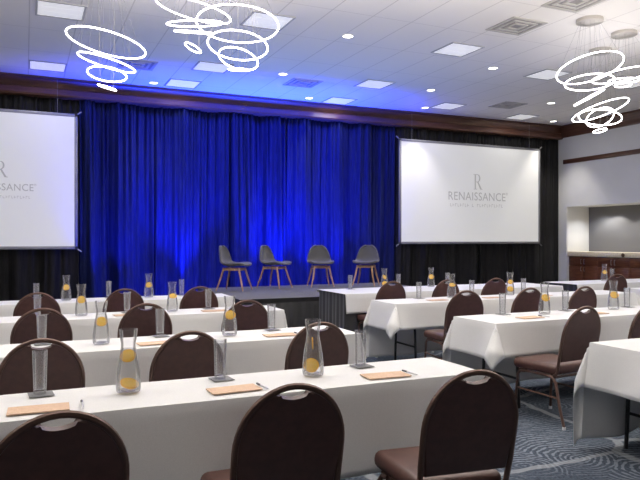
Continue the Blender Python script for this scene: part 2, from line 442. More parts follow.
# ------------------------------------------------------------------ stage
SX0, SX1, SY0, SY1, SZ = 2.74, 6.40, 8.78, 11.22, .61
st = empty('stage', ((SX0 + SX1) / 2, (SY0 + SY1) / 2, 0))
ox, oy = st.location.x, st.location.y
for i in range(3):
    a = SX0 + 1.22 * i - ox
    d = MB().box(a + .006, a + 1.214, SY0 - oy + .006, SY1 - oy - .006, SZ - .03, SZ, .003).build('deck_panel', stagetop, st)
    e = MB()
    for (p, q, r, s) in [(a, a + 1.22, SY0 - oy, SY0 - oy + .0055), (a, a + 1.22, SY1 - oy - .0055, SY1 - oy), (a, a + .0055, SY0 - oy, SY1 - oy), (a + 1.2145, a + 1.22, SY0 - oy, SY1 - oy)]:
        e.box(p, q, r, s, SZ - .10, SZ + .001)
    e.build('deck_edge', stageedge, d, smooth=False)
def pleats(pts_from, pts_to, out, z0, z1, fold, amp, seed):
    """one straight run of pleated skirt between two ground points, folding towards 'out'"""
    rnd = random.Random(seed); a = Vector((*pts_from, 0)); b = Vector((*pts_to, 0)); o = Vector((*out, 0))
    n = max(8, int((b - a).length * 60)); nz = 8; rows = []
    bm = bmesh.new(); p1, p2 = rnd.random() * 6, rnd.random() * 6
    for j in range(nz + 1):
        t = j / nz; row = []
        for i in range(n + 1):
            u = i / n; s = (b - a).length * u
            f = amp * (1.15 - .6 * t) * (1 + .6 * math.sin(2 * PI * s / fold + p1) + .4 * math.sin(2 * PI * s / (fold * 2.3) + p2 + t))
            p = a + (b - a) * u + o * f
            row.append(bm.verts.new((p.x, p.y, z0 + (z1 - z0) * t)))
        rows.append(row)
    for j in range(nz):
        for i in range(n): bm.faces.new((rows[j][i], rows[j][i + 1], rows[j + 1][i + 1], rows[j + 1][i]))
    m = MB(); m.bm.free(); m.bm = bm
    return m
for a, b, o in [((SX0 - ox, SY0 - oy - .004), (SX1 - ox, SY0 - oy - .004), (0, -1)), ((SX0 - ox - .004, SY0 - oy), (SX0 - ox - .004, SY1 - oy), (-1, 0)), ((SX1 - ox + .004, SY0 - oy), (SX1 - ox + .004, SY1 - oy), (1, 0))]:
    k = pleats(a, b, o, .005, SZ - .06, .13, .016, 5).build('skirt', skirtm, st, angle=180)
for x in (SX0 + .1, SX0 + 1.32, SX0 + 2.54, SX1 - .1):
    for y in (SY0 + .12, SY1 - .12):
        MB().tube([(x - ox, y - oy, 0), (x - ox, y - oy, SZ - .03)], .025, 8).build('leg', blackm, st)
tag(st, 'low grey carpeted stage with black skirt in front of the blue drapes', 'stage')

# stage chairs (front faces -Y)
def stage_chair():
    t = empty('lounge_chair')
    # moulded shell: profile swept (y,z) with width
    prof = [(-.235, .395, .17), (-.22, .408, .205), (-.17, .408, .225), (-.08, .398, .236), (.02, .390, .238), (.10, .396, .236), (.165, .425, .233), (.205, .475, .226),
            (.225, .53, .214), (.24, .59, .196), (.252, .645, .172), (.262, .69, .143), (.268, .722, .105), (.271, .742, .05)]
    bm = bmesh.new(); rows = []; n = 14
    for i, (y, z, w) in enumerate(prof):
        row = []
        back = min(1, max(0, (z - .40) / .12)) if y > .1 else 0
        for k in range(n + 1):
            a = -1 + 2 * k / n
            lift = .040 * abs(a) ** 2.5 * (1 - .6 * back)
            fwd = -.055 * abs(a) ** 2.2 * back
            row.append(bm.verts.new((w * a, y + fwd, z + (lift if y > -.2 else .3 * lift))))
        rows.append(row)
    for i in range(len(prof) - 1):
        for k in range(n): bm.faces.new((rows[i][k], rows[i][k + 1], rows[i + 1][k + 1], rows[i + 1][k]))
    m = MB(); m.bm.free(); m.bm = bm
    o = m.build('shell', greyfab, t, angle=180)
    s = o.modifiers.new('thick', 'SOLIDIFY'); s.thickness = .035; s.offset = -1
    b = o.modifiers.new('sub', 'SUBSURF'); b.levels = 1; b.render_levels = 2
    for sx in (-1, 1):
        for (ty, by) in ((-.13, -.235), (.13, .235)):
            MB().tube([(sx * .13, ty, .375), (sx * .16, (ty + by) / 2, .19), (sx * .205, by, 0)], [.0175, .016, .011], 10).build('leg', beech, t)
    MB().box(-.15, .15, -.15, -.115, .33, .372, .005).box(-.15, .15, .115, .15, .33, .372, .005).box(-.15, -.115, -.12, .12, .33, .372, .005).box(.115, .15, -.12, .12, .33, .372, .005).build('seat_support', beech, t)
    return t
proto = stage_chair(); index_kids()
sc = [(3.17, 10.46, 50, 'grey upholstered chair at the left end of the stage, turned to the right'),
      (3.97, 10.70, 36, 'grey upholstered chair second from the left end of the stage, turned half right'),
      (4.86, 10.72, -14, 'grey upholstered chair third from the left end of the stage, facing the tables'),
      (5.74, 10.62, -40, 'grey upholstered chair at the right end of the stage, facing the tables')]
for i, (x, y, a, lab) in enumerate(sc):
    o = proto if i == 0 else copy_tree(proto)
    o.location = (x, y, SZ + .004); o.rotation_euler.z = math.radians(a)
    tag(o, lab, 'chair', 'grey chairs on the stage')

# ------------------------------------------------------------------ tables and cloths
TZ = .745
def folding_table(x0, x1, y0, y1, label, cat='table'):
    t = empty('folding_table', ((x0 + x1) / 2, (y0 + y1) / 2, 0))
    hx, hy = (x1 - x0) / 2, (y1 - y0) / 2
    MB().box(-hx, hx, -hy, hy, TZ - .028, TZ - .002, .004).build('tabletop', ply, t)
    for sx in (-1, 1):
        lx = sx * (hx - .28)
        for sy in (-1, 1):
            ly = sy * (hy - .06)
            MB().tube([(lx, ly - sy * .05, TZ - .029), (lx, ly - sy * .02, TZ - .12), (lx, ly, .40), (lx, ly + sy * .02, 0)], .014, 8).build('leg', blackm, t)
        MB().tube([(lx, -hy + .07, .25), (lx, hy - .07, .25)], .011, 8).build('stretcher', blackm, t)
    tag(t, label, cat, 'folding tables under the white cloths')
    return t

def tablecloth(x0, x1, y0, y1, ov, label, seed, flare=.60, lay='white tablecloths'):
    """ov = (left, right, near, far) overhangs"""
    rnd = random.Random(seed); p = [rnd.random() * 6.28 for _ in range(8)]
    ol, orr, on, of = ov; ffar = .45
    def samples(a, b, oa, ob, step):
        n = max(2, round((b - a) / step)); v = [a + (b - a) * i / n for i in range(n + 1)]
        r = .012
        lo = [a - oa + (oa) * i / max(1, round(oa / .03)) for i in range(max(1, round(oa / .03)))] if oa > 0 else []
        hi = [b + ob * i / max(1, round(ob / .03)) for i in range(1, max(1, round(ob / .03)) + 1)] if ob > 0 else []
        return lo + [a + .001] + [a + .02] + v[1:-1] + [b - .02] + [b - .001] + hi
    xs = samples(x0, x1, ol, orr, .05); ys = samples(y0, y1, on, of, .06)
    bm = bmesh.new(); grid = []
    for sx in xs:
        col = []
        for sy in ys:
            ex = min(0, sx - x0) + max(0, sx - x1); ey = min(0, sy - y0) + max(0, sy - y1)
            cx = min(max(sx, x0), x1); cy = min(max(sy, y0), y1)
            if ex == 0 and ey == 0:
                z = TZ + .0012 * math.sin(sx * 5 + p[0]) * math.sin(sy * 9 + p[1]) + .0015
                col.append(bm.verts.new((cx, cy, z)))
            elif ex == 0 or ey == 0:
                d = abs(ex) + abs(ey); s = sx if ex == 0 else sy
                out = .005 + .07 * d + d * .10 * (.5 * math.sin(s * 4.3 + p[2]) + .35 * math.sin(s * 9.7 + p[3]) + .15)
                # flare of the drop close to a free corner
                if ex == 0:
                    near = min(abs(sx - x0) if ol > 0 else 9, abs(sx - x1) if orr > 0 else 9)
                else:
                    near = min(abs(sy - y0) if on > 0 else 9, abs(sy - y1) if of > 0 else 9)
                q = math.exp(-(near / .13) ** 2)
                out = out * (1 - q) + q * d * (.06 + .42 * flare * min(1, .28 / max(d, .01)) * (ffar if (ey > 0 or (ey == 0 and sy > (y0 + y1) / 2)) else 1))
                out = max(out, .004)
                dr = math.sqrt(max(1e-9, d * d - min(out - .01, d * .5) ** 2)) if d > .02 else d
                ux = (ex > 0) - (ex < 0); uy = (ey > 0) - (ey < 0)
                col.append(bm.verts.new((cx + ux * out, cy + uy * out, TZ - dr)))
            else:
                r = math.hypot(ex, ey); ph = math.atan2(abs(ey), abs(ex))      # 0..90 deg
                w = math.sin(2 * ph)
                fl = flare * min(1, .28 / r) * (ffar if ey > 0 else 1); rho = r * (.06 + .42 * fl + .58 * fl * w) + .002
                w2 = .5 - .5 * math.cos(2 * ph)                             # 0 along x, 1 along y
                th = .5 * (w2 * PI / 2 + ph)
                dr = math.sqrt(max(1e-9, r * r - min(rho, r * .9) ** 2))
                ux = 1 if ex > 0 else -1; uy = 1 if ey > 0 else -1
                z = max(.012, TZ - dr)
                if TZ - dr < .012: rho += (.012 - (TZ - dr)) * .5
                col.append(bm.verts.new((cx + ux * rho * math.cos(th), cy + uy * rho * math.sin(th), z)))
        grid.append(col)
    for i in range(len(xs) - 1):
        for k in range(len(ys) - 1):
            bm.faces.new((grid[i][k], grid[i + 1][k], grid[i + 1][k + 1], grid[i][k + 1]))
    m = MB(); m.bm.free(); m.bm = bm
    o = m.build('tablecloth', cloth, angle=38)
    s = o.modifiers.new('thick', 'SOLIDIFY'); s.thickness = .002; s.offset = 1
    tag(o, label, 'tablecloth', lay)
    return o

ROW = ['nearest', 'second', 'third', 'rearmost']
A_Y = [(2.80, 3.27), (4.33, 4.84), (6.12, 6.60), (7.80, 8.32)]
A_X1 = [2.21, 2.28, 2.36, 2.34]
rt = ['front row', 'second row', 'third row', 'fourth row']
for i in range(4):
    y0, y1 = A_Y[i]; x1 = A_X1[i]; x0 = x1 - 3.66
    folding_table(x0, x0 + 1.829, y0, y1, 'left half-table under the left block cloth, %s' % rt[i])
    folding_table(x0 + 1.831, x1, y0, y1, 'right half-table under the left block cloth, %s' % rt[i])
    tablecloth(x0 - .01, x1 + .01, y0 - .01, y1 + .01, (.3, .22, .42, .60), 'long white tablecloth on the left block, %s' % rt[i], 40 + i, .12)
B = [(3.53, 2.82, 3.29), (3.60, 4.37, 4.94), (3.70, 6.15, 6.68), (3.80, 7.57, 8.40)]
bt = ['centre block, at the right edge of the photo nearest the camera', 'centre block, second row from the camera', 'centre block, third row from the camera', 'centre block, black-skirted row beside the stage']
for i in range(4):
    x0, y0, y1 = B[i]; x1 = x0 + 3.66
    folding_table(x0, x0 + 1.829, y0, y1, 'left half-table, %s' % bt[i])
    folding_table(x0 + 1.831, x1, y0, y1, 'right half-table, %s' % bt[i])
    ov = (.30, .28, .28, .68) if i < 3 else (.0, .0, .25, .03)
    ex = .01 if i < 3 else .03
    tablecloth(x0 - ex, x1 + ex, y0 - ex, y1 + ex, ov, 'white tablecloth on the %s' % bt[i], 60 + i)
Cc = [(7.98, 6.22, 6.80, 'white tablecloth at the right edge on the far right block, third row'), (7.94, 7.70, 8.38, 'white tablecloth on the far right block, row nearest the mahogany cabinets')]
for i, (x0, y0, y1, lab) in enumerate(Cc):
    x1 = x0 + 3.66
    folding_table(x0, x0 + 1.829, y0, y1, 'left half table, ' + lab.replace('white tablecloth ', ''))
    folding_table(x0 + 1.831, x1, y0, y1, 'right half table, ' + lab.replace('white tablecloth ', ''))
    ov = (.28, .28, .28, .62) if i == 0 else (.0, .0, .25, .03)
    ex = .01 if i == 0 else .03
    tablecloth(x0 - ex, x1 + ex, y0 - ex, y1 + ex, ov, lab, 80 + i)
for (x0, y0, y1, lab) in [(3.80, 7.57, 8.40, 'charcoal pleated skirt around the centre table beside the stage'), (7.94, 7.70, 8.38, 'charcoal pleated skirt around the far right table before the cabinets')]:
    x1 = x0 + 3.66; t = empty('table_skirt', ((x0 + x1) / 2, (y0 + y1) / 2, 0)); hx, hy = (x1 - x0) / 2 + .003, (y1 - y0) / 2 + .003
    for q, (a, b, o) in enumerate([((-hx, -hy), (hx, -hy), (0, -1)), ((-hx, hy), (hx, hy), (0, 1)), ((-hx, -hy), (-hx, hy), (-1, 0)), ((hx, -hy), (hx, hy), (1, 0))]):
        pleats(a, b, o, .006, TZ - .004, .11, .011, 20 + q).build('skirt_panel', skirtm, t, angle=180)
    tag(t, lab, 'table skirt', 'charcoal table skirts')

# ------------------------------------------------------------------ banquet chairs (facing +Y)
def yb(z): return -.2 - .2115 * (z - .42)
def banquet_chair():
    t = empty('banquet_chair')
    HW, ZA, SA = .2065, .70, .228
    # upholstered seat
    bm = MB(); r = bmesh.ops.create_grid(bm.bm, x_segments=8, y_segments=8, size=.5)
    bm.bm.free(); bm.bm = bmesh.new()
    bm.box(-.222, .222, -.195, .245, .395, .475, .034, 4)
    for v in bm.bm.verts:
        f = max(0, (v.co.y + .195) / .44)
        if v.co.z > .43: v.co.z += .012 * (1 - (v.co.x / .222) ** 2)
        v.co.x *= .90 + .10 * f
    bm.build('seat', vinyl, t, angle=60)
    # back pad
    def ell(x): return ZA + SA * math.sqrt(max(0, 1 - (x / HW) ** 2))
    ins = .010
    pts = []
    pts.append((-HW + ins + .010, .505)); pts.append((HW - ins - .010, .505)); pts.append((HW - ins, .64))
    hx = .068
    N = 16
    xs = [HW - ins]
    a_end = math.acos(hx / (HW - ins))
    for i in range(N + 1):
        a = a_end * i / N
        pts.append(((HW - ins) * math.cos(a), ZA + (SA - ins) * math.sin(a)))
    ztip = ZA + (SA - ins) * math.sin(a_end)
    for i in range(1, 12):
        u = 1 - 2 * i / 12
        pts.append((hx * u, ztip - .022 * (1 - u * u) ** .8))
    for i in range(N, -1, -1):
        a = a_end * i / N
        pts.append((-(HW - ins) * math.cos(a), ZA + (SA - ins) * math.sin(a)))
    pts.append((-HW + ins, .64))
    nrm = Vector((0, .2115, 1)).normalized()
    fwd = Vector((0, 1, .2115)).normalized()
    def f(a, b, d): return Vector((a, yb(b), b)) + fwd * (d - .010)
    MB().poly_prism(pts, f, .028, .008).build('backrest', vinyl, t, angle=35)
    # hoop tube of the back with posts down to the seat rail
    hp = [(-.196, -.165, .385), (-.197, yb(.42), .42), (-.205, yb(.55), .55), (-HW, yb(.66), .66)]
    for i in range(0, 25):
        a = PI - PI * i / 24
        x = HW * math.cos(a); z = ZA + SA * math.sin(a)
        hp.append((x, yb(z), z))
    hp += [(HW, yb(.66), .66), (.205, yb(.55), .55), (.197, yb(.42), .42), (.196, -.165, .385)]
    MB().tube(hp, .0125, 8).build('back_frame', bronze, t)
    MB().tube([(-.19, -.175, .383), (-.19, .19, .383), (.19, .19, .383), (.19, -.175, .383)], .011, 8, closed=True).build('seat_frame', bronze, t)
    for s in (-1, 1):
        fl = [(s * .196, .12, .383), (s * .200, .175, .375), (s * .203, .20, .345), (s * .208, .215, .15), (s * .21, .222, .012)]
        l = MB().tube(fl, .0115, 8).build('leg', bronze, t)
        MB().lathe([(0, 0), (.014, 0), (.014, .022), (0, .022)], 10, (s * .21, .222, 0)).build('glide', glidem, l)
        rl = [(s * .196, -.10, .383), (s * .200, -.16, .375), (s * .203, -.19, .34), (s * .208, -.235, .15), (s * .21, -.275, .012)]
        l = MB().tube(rl, .0115, 8).build('leg', bronze, t)
        MB().lathe([(0, 0), (.014, 0), (.014, .022), (0, .022)], 10, (s * .21, -.275, 0)).build('glide', glidem, l)
        MB().tube([(s * .206, .208, .235), (s * .206, -.212, .225)], .008, 8).build('stretcher', bronze, t)
    return t
proto = banquet_chair(); index_kids()
cn = 0
def put_chair(x, y, rz, label, group):
    global cn
    o = proto if cn == 0 else copy_tree(proto); cn += 1
    o.location = (x, y, 0); o.rotation_euler.z = math.radians(rz)
    tag(o, label, 'chair', group)
pos = ['left one of three', 'middle one of three', 'right one of three']
AC = [[(.065, 2.09), (.88, 2.15), (1.66, 2.08)], [(.08, 3.68), (.84, 3.64), (1.68, 3.70)], [(.11, 5.32), (.90, 5.38), (1.73, 5.33)], [(.11, 6.92), (.95, 7.10), (1.76, 7.08)]]
jit = [5, -1, -7, -.8, 1.2, 0, 1, -1.4, .6, -.5, .8, -1]
rowc = ['front table', 'second table', 'third table', 'fourth table']
for i in range(4):
    for k in range(3):
        x, y = AC[i][k]
        put_chair(x, y + .31, jit[i * 3 + k], 'brown vinyl banquet chair at the %s of the left block, %s' % (rowc[i], pos[k]), 'banquet chairs of the left block')
for x, y, l in [(3.93, 3.74, 'brown vinyl banquet chair with its whole seat in view, at the second centre table'), (4.66, 3.70, 'brown vinyl banquet chair cut by the right edge of the photo, second centre table'),
                (4.12, 5.40, 'brown vinyl banquet chair at the third centre table, left one of three'), (4.95, 5.44, 'brown vinyl banquet chair at the third centre table, middle one of three'), (5.65, 5.36, 'brown vinyl banquet chair at the third centre table, right one of three'),
                (4.16, 7.00, 'brown vinyl banquet chair at the black-skirted centre table, left one of three'), (4.98, 7.00, 'brown vinyl banquet chair at the black-skirted centre table, middle one of three'), (5.78, 7.00, 'brown vinyl banquet chair at the black-skirted centre table, right one of three')]:
    put_chair(x, y + .31, jit[cn % 12], l, 'banquet chairs of the centre block')
put_chair(8.17, 7.09 + .31, -6, 'brown vinyl banquet chair before the far right table near the mahogany cabinets', 'banquet chairs of the far right block')

# ------------------------------------------------------------------ table ware
TT = TZ + .0085   # cloth surface
def carafe():
    t = empty('water_carafe')
    out = [(0, 0), (.046, 0), (.053, .006), (.055, .02), (.0545, .06), (.050, .105), (.043, .15), (.036, .185), (.0325, .21), (.0325, .225), (.0365, .245), (.040, .27), (.0415, .288)]
    inn = [(.0395, .288), (.038, .27), (.0345, .245), (.0305, .225), (.0305, .21), (.034, .185), (.041, .15), (.048, .105), (.052, .06), (.0525, .02), (.050, .010), (0, .010)]
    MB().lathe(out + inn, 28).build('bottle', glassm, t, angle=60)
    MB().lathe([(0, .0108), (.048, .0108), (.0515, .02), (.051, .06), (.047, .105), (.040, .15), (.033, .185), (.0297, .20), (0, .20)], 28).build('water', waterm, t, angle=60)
    return t
def slice_proto():
    t = empty('orange_slice')
    MB().lathe([(0, -.0028), (.026, -.0028), (.026, .0028), (0, .0028)], 20).build('flesh', orange, t, angle=30)
    MB().lathe([(.0262, -.003), (.031, -.0026), (.032, 0), (.031, .0026), (.0262, .003), (.0262, -.003)], 20).build('rind', rindm, t, angle=30)
    sg = MB()
    for z in (-.0032, .0032):
        for k in range(9):
            a = 2 * PI * k / 9; ca, sa = math.cos(a), math.sin(a)
            sg.tube([(.003 * ca, .003 * sa, z), (.025 * ca, .025 * sa, z)], .0007, 4)
    sg.build('membrane', pithm, t)
    return t
car = carafe(); sl = slice_proto(); index_kids()
ncar = nsl = 0
def put_carafe(x, y, where, slices, rz=0):
    global ncar, nsl
    o = car if ncar == 0 else copy_tree(car); ncar += 1
    o.location = (x, y, TT); o.rotation_euler.z = rz
    tag(o, 'glass water carafe on ' + where, 'carafe', 'water carafes on the tables')
    names = ['upper orange slice in carafe on ', 'lower orange slice in carafe on ']
    for i, (dx, dy, dz, tilt, yaw, s) in enumerate(slices):
        q = sl if nsl == 0 else copy_tree(sl); nsl += 1
        q.location = (x + dx, y + dy, TT + dz); q.scale = (s * 1.12, s * 1.12, 1)
        q.rotation_euler = (math.radians(tilt if abs(yaw) > 60 or tilt < 50 else tilt - 26), 0, math.radians(yaw))
        tag(q, (names[i] if len(slices) > 1 else 'orange slice in the carafe on ') + where, 'fruit slice', 'orange slices in the carafes')
lw = ['the left block front table', 'the left block second table', 'the left block third table', 'the left block fourth table']
front = (0, -.012, .165, 82, -12, 1.0)
AK = [[(.43, 3.08), (1.35, 3.07)], [(.465, 4.59), (1.36, 4.61)], [(.47, 6.38), (1.31, 6.40)], [(.43, 8.06), (1.37, 8.09)]]
sets = [[[(-.003, -.010, .168, 72, -14, .98), (.004, -.004, .040, 24, 20, 1.22)], [(-.002, .002, .165, 88, 68, .9), (-.015, -.012, .055, 80, -22, 1.12)]],
        [[(.0, -.012, .150, 78, -8, 1.05)], [(.002, -.012, .150, 80, -18, 1.08)]],
        [[(0, -.012, .148, 82, -5, 1.08)], [(.004, -.012, .150, 60, -15, 1.05)]],
        [[(0, -.010, .150, 80, -8, 1.1)], [(0, -.010, .150, 80, -15, 1.1)]]]
for i in range(4):
    for k in range(2):
        put_carafe(*AK[i][k], lw[i] + (', left one of two', ', right one of two')[k], sets[i][k], .4 * i)
BK = [(4.48, 4.74, 'the second centre table, beside the paper pad', [(0, -.012, .150, 80, -30, 1.12)]), (5.39, 4.75, 'the second centre table near the photo right edge', [(0, -.012, .145, 80, -35, 1.12)]),
      (4.70, 6.52, 'the third centre table, left one of two', [(0, -.010, .155, 55, -35, 1.1)]), (5.61, 6.54, 'the third centre table, right one of two', [(0, -.008, .165, 70, -40, 1.0), (-.004, -.012, .075, 75, -30, 1.2)]),
      (4.70, 8.14, 'the black-skirted centre table, left one of two', [(0, .0, .165, 85, 20, 1.0), (.0, -.01, .075, 70, -30, 1.1)]), (5.51, 8.16, 'the black-skirted centre table, right one of two', [(0, -.010, .150, 80, -30, 1.15)]),
      (8.98, 8.10, 'the far right table in front of the mahogany cabinets', [(0, -.010, .150, 80, -40, 1.1)])]
for x, y, w, s in BK: put_carafe(x, y, w, s, .7)

def tumbler():
    t = empty('drinking_glass')
    out = [(0, 0), (.026, 0), (.0275, .004), (.0285, .05), (.0305, .12), (.0325, .195)]
    inn = [(.0310, .195), (.0290, .12), (.0268, .05), (.0255, .022), (0, .020)]
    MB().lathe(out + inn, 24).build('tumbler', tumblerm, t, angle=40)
    return t
tm = tumbler(); index_kids()
co = MB().box(-.052, .052, -.052, .052, 0, .0025).build('coaster', papercloth, smooth=False)
ngl = nco = 0
def put_glass(x, y, where, coaster=True):
    global ngl, nco
    z = TT
    if coaster:
        c = co if nco == 0 else co.copy()
        if nco: COL.objects.link(c)
        nco += 1
        c.location = (x + .004, y - .004, TT); c.rotation_euler.z = math.radians(4)
        tag(c, 'grey coaster under the glass on ' + where, 'coaster', 'grey coasters under the glasses')
        z += .003
    o = tm if ngl == 0 else copy_tree(tm); ngl += 1
    o.location = (x, y, z); o.rotation_euler.z = .3 * ngl
    tag(o, 'tall empty tumbler on ' + where, 'glass', 'tall tumblers on the tables')
three = [', left one of three', ', middle one of three', ', right one of three']
AG = [[(.06, 3.20), (.89, 3.18), (1.69, 3.19)], [(.10, 4.74), (.89, 4.78), (1.74, 4.76)], [(.10, 6.50), (.89, 6.46), (1.69, 6.48)], [(.115, 8.20), (.92, 8.24), (1.80, 8.22)]]
for i in range(4):
    for k in range(3): put_glass(*AG[i][k], lw[i] + three[k])
for w, L in [('the second centre table', [(4.08, 4.86), (4.86, 4.86), (5.71, 4.86)]), ('the third centre table', [(4.27, 6.58), (5.06, 6.60), (5.88, 6.60)]), ('the black-skirted centre table', [(4.20, 8.24), (5.00, 8.25), (5.87, 8.25)])]:
    for k in range(3): put_glass(*L[k], w + three[k])
put_glass(9.22, 8.16, 'the far right table in front of the mahogany cabinets')

# paper pads and pens
pad = MB().box(-.1175, .1175, -.062, .062, 0, .005).build('notepad', kraft, smooth=False)
npd = 0
def put_pad(x, y, rz, where):
    global npd
    o = pad if npd == 0 else pad.copy()
    if npd: COL.objects.link(o)
    npd += 1
    o.location = (x, y, TT); o.rotation_euler.z = math.radians(rz)
    tag(o, 'tan paper pad lying on ' + where, 'notepad', 'tan paper pads on the tables')
def pen():
    t = empty('pen')
    MB().lathe([(0, 0), (.0012, .0), (.0042, .014), (.0046, .03), (.0046, .095), (0, .095)], 10).build('barrel', penm, t)
    MB().lathe([(.0, .0955), (.0050, .0955), (.0050, .135), (.003, .142), (0, .142)], 10).build('cap', pend, t)
    MB().box(-.0012, .0012, .005, .0066, .10, .136).build('clip', chrome, t)
    return t
pn = pen(); index_kids(); npn = 0
def put_pen(x, y, rz, where):
    global npn
    o = pn if npn == 0 else copy_tree(pn); npn += 1
    # the barrel runs along local z: lay it down, cap away from the sitter
    o.rotation_euler = (-PI / 2, 0, math.radians(rz)); o.location = (x, y, TT + .0052)
    tag(o, 'pen beside the paper pad on ' + where, 'pen', 'pens beside the paper pads')
AP = [[(.05, 2.915), (.885, 2.925), (1.685, 2.905)], [(.05, 4.46), (.80, 4.455), (1.70, 4.465)], [(.06, 6.24), (.86, 6.25), (1.69, 6.26)]]
for i in range(3):
    for k in range(3):
        put_pad(*AP[i][k], (-2, 3, -4)[k] + i, lw[i] + three[k])
        if i < 2: put_pen(AP[i][k][0] + (.165, .145, .148)[k], AP[i][k][1] - .075, (-2, 5, 4)[k], lw[i] + three[k])
for w, L in [('the second centre table', [(4.13, 4.55), (4.92, 4.55)]), ('the third centre table', [(4.34, 6.30), (5.14, 6.30), (5.92, 6.30)])]:
    for k, (x, y) in enumerate(L):
        put_pad(x, y, (2, -3, 1)[k], w + ((', left one of two', ', right one of two')[k] if len(L) == 2 else three[k]))
put_pen(4.29, 4.47, 3, 'the second centre table, left one of two')

# ------------------------------------------------------------------ ceiling fittings
def troffer():
    t = empty('ceiling_light')
    fr = MB()
    for a, b, c, d in [(-.30, .30, -.30, -.275), (-.30, .30, .275, .30), (-.30, -.275, -.275, .275), (.275, .30, -.275, .275)]:
        fr.box(a, b, c, d, -.012, -.0005)
    fr.build('frame', trofframe, t, smooth=False)
    for q in (-1, 0, 1):
        MB().box(-.274, .274, q * .182 - .089, q * .182 + .089, -.006, -.001).build('diffuser', troffm, t, smooth=False)
    return t
tf = troffer(); index_kids()
TR = [(.42, 9.14, 'square ceiling light panel at the top left, above the left ring chandelier'), (.35, 12.17, 'square ceiling light panel near the crown above the left screen'),
      (3.02, 8.42, 'square ceiling light panel behind the largest ring of the third chandelier'), (2.95, 11.05, 'square ceiling light panel below the third ring chandelier near the blue wash'),
      (2.75, 12.45, 'dim square ceiling light panel touching the crown above the blue drapes, left'), (6.12, 10.98, 'square ceiling light panel above the stage, right of its centre'),
      (6.20, 8.45, 'square ceiling light panel at the upper centre, nearest the large vent'), (6.15, 12.6, 'dim square ceiling light panel touching the crown above the stage'),
      (8.62, 12.1, 'square ceiling light panel above the left part of the right screen'), (8.62, 9.05, 'square ceiling light panel behind the ring of the first right chandelier'),
      (11.0, 12.42, 'square ceiling light panel near the crown above the right screen end'), (10.6, 8.9, 'square ceiling light panel behind the lower right ring chandelier')]
extra = [(x, y) for x in (-3.0, .4, 3.0, 6.2, 8.9) for y in (5.4, 2.6, -.4, -3.4)]
def area(x, y, e, size=.55, col=(1, .985, .97), z=CZ - .03):
    l = bpy.data.lights.new('panel_light', 'AREA'); l.shape = 'SQUARE'; l.size = size; l.energy = e; l.color = col
    o = bpy.data.objects.new('panel_light', l); COL.objects.link(o); o.location = (x, y, z)
PE = 13
for i, (x, y, lab) in enumerate(TR):
    o = tf if i == 0 else copy_tree(tf)
    o.location = (x, y, CZ)
    tag(o, lab, 'ceiling light', 'square ceiling light panels')
    area(x, y, PE * (.5 if y > 11.5 else .8))
for i, (x, y) in enumerate(extra):
    o = copy_tree(tf); o.location = (x, y, CZ)
    tag(o, 'square ceiling light panel out of view over or behind the tables', 'ceiling light', 'square ceiling light panels out of view')
    area(x, y, PE * {5.4: 1.0, 2.6: .7, -.4: .1, -3.4: .06}[y])

def downlight():
    t = empty('downlight')
    MB().lathe([(.095, -.001), (.095, -.007), (.080, -.009), (.075, -.002), (.095, -.001)], 20).build('trim', cantrim, t)
    MB().lathe([(0, -.004), (.0745, -.004), (.0745, -.0015), (0, -.0015)], 20).build('lamp', canm, t)
    return t
dl = downlight(); index_kids()
DL = [(4.32, 8.55, 'round recessed downlight at the upper centre of the ceiling'), (4.24, 10.99, 'round recessed downlight right of the third ring chandelier'),
      (7.43, 9.10, 'round recessed downlight left of the right-hand ring chandeliers'), (7.39, 10.95, 'round recessed downlight above the left corner of the right screen'),
      (5.46, 12.62, 'round recessed downlight near the crown above the stage centre'), (2.23, 12.62, 'round recessed downlight near the crown above the left blue drapes'),
      (10.49, 10.90, 'round recessed downlight above the right end of the right screen'), (12.15, 12.55, 'round recessed downlight in the far right ceiling corner by the crown'),
      (8.25, 12.45, 'round recessed downlight near the crown above the right screen')]
for i, (x, y, lab) in enumerate(DL):
    o = dl if i == 0 else copy_tree(dl)
    o.location = (x, y, CZ)
    tag(o, lab, 'downlight', 'round recessed downlights')
    l = bpy.data.lights.new('downlight_beam', 'SPOT'); l.energy = 60 if y < 12 else (75 if x < 8 else 170); l.spot_size = math.radians(80); l.spot_blend = .7; l.shadow_soft_size = .05; l.color = (1, .93, .84)
    p = bpy.data.objects.new('downlight_beam', l); COL.objects.link(p); p.location = (x, y, CZ - .02)

def vent():
    t = empty('air_vent')
    fr = MB()
    for a, b in ((.30, .255), (.205, .165), (.115, .075)):
        for p, q, r, s in [(-a, a, -a, -b), (-a, a, b, a), (-a, -b, -b, b), (b, a, -b, b)]:
            fr.box(p, q, r, s, -.012 - .02 * (.3 - a), -.0006)
    fr.build('grille', ventm, t, smooth=False)
    MB().box(-.28, .28, -.28, .28, -.003, -.0008).build('backing', ventdark, t, smooth=False)
    return t
vt = vent(); index_kids()
for i, (x, y, lab) in enumerate([(6.27, 7.18, 'large square air vent at the upper right, nearest the camera'), (4.82, 11.45, 'square air vent right of the third ring chandelier'),
                                 (9.77, 11.46, 'square air vent above the right screen, left of the ring chandeliers'), (6.30, 6.12, 'square air vent cut by the top edge of the photo'), (1.74, 11.4, 'square air vent behind the left ring chandelier')]):
    o = vt if i == 0 else copy_tree(vt)
    o.location = (x, y, CZ); tag(o, lab, 'air vent', 'square air vents')

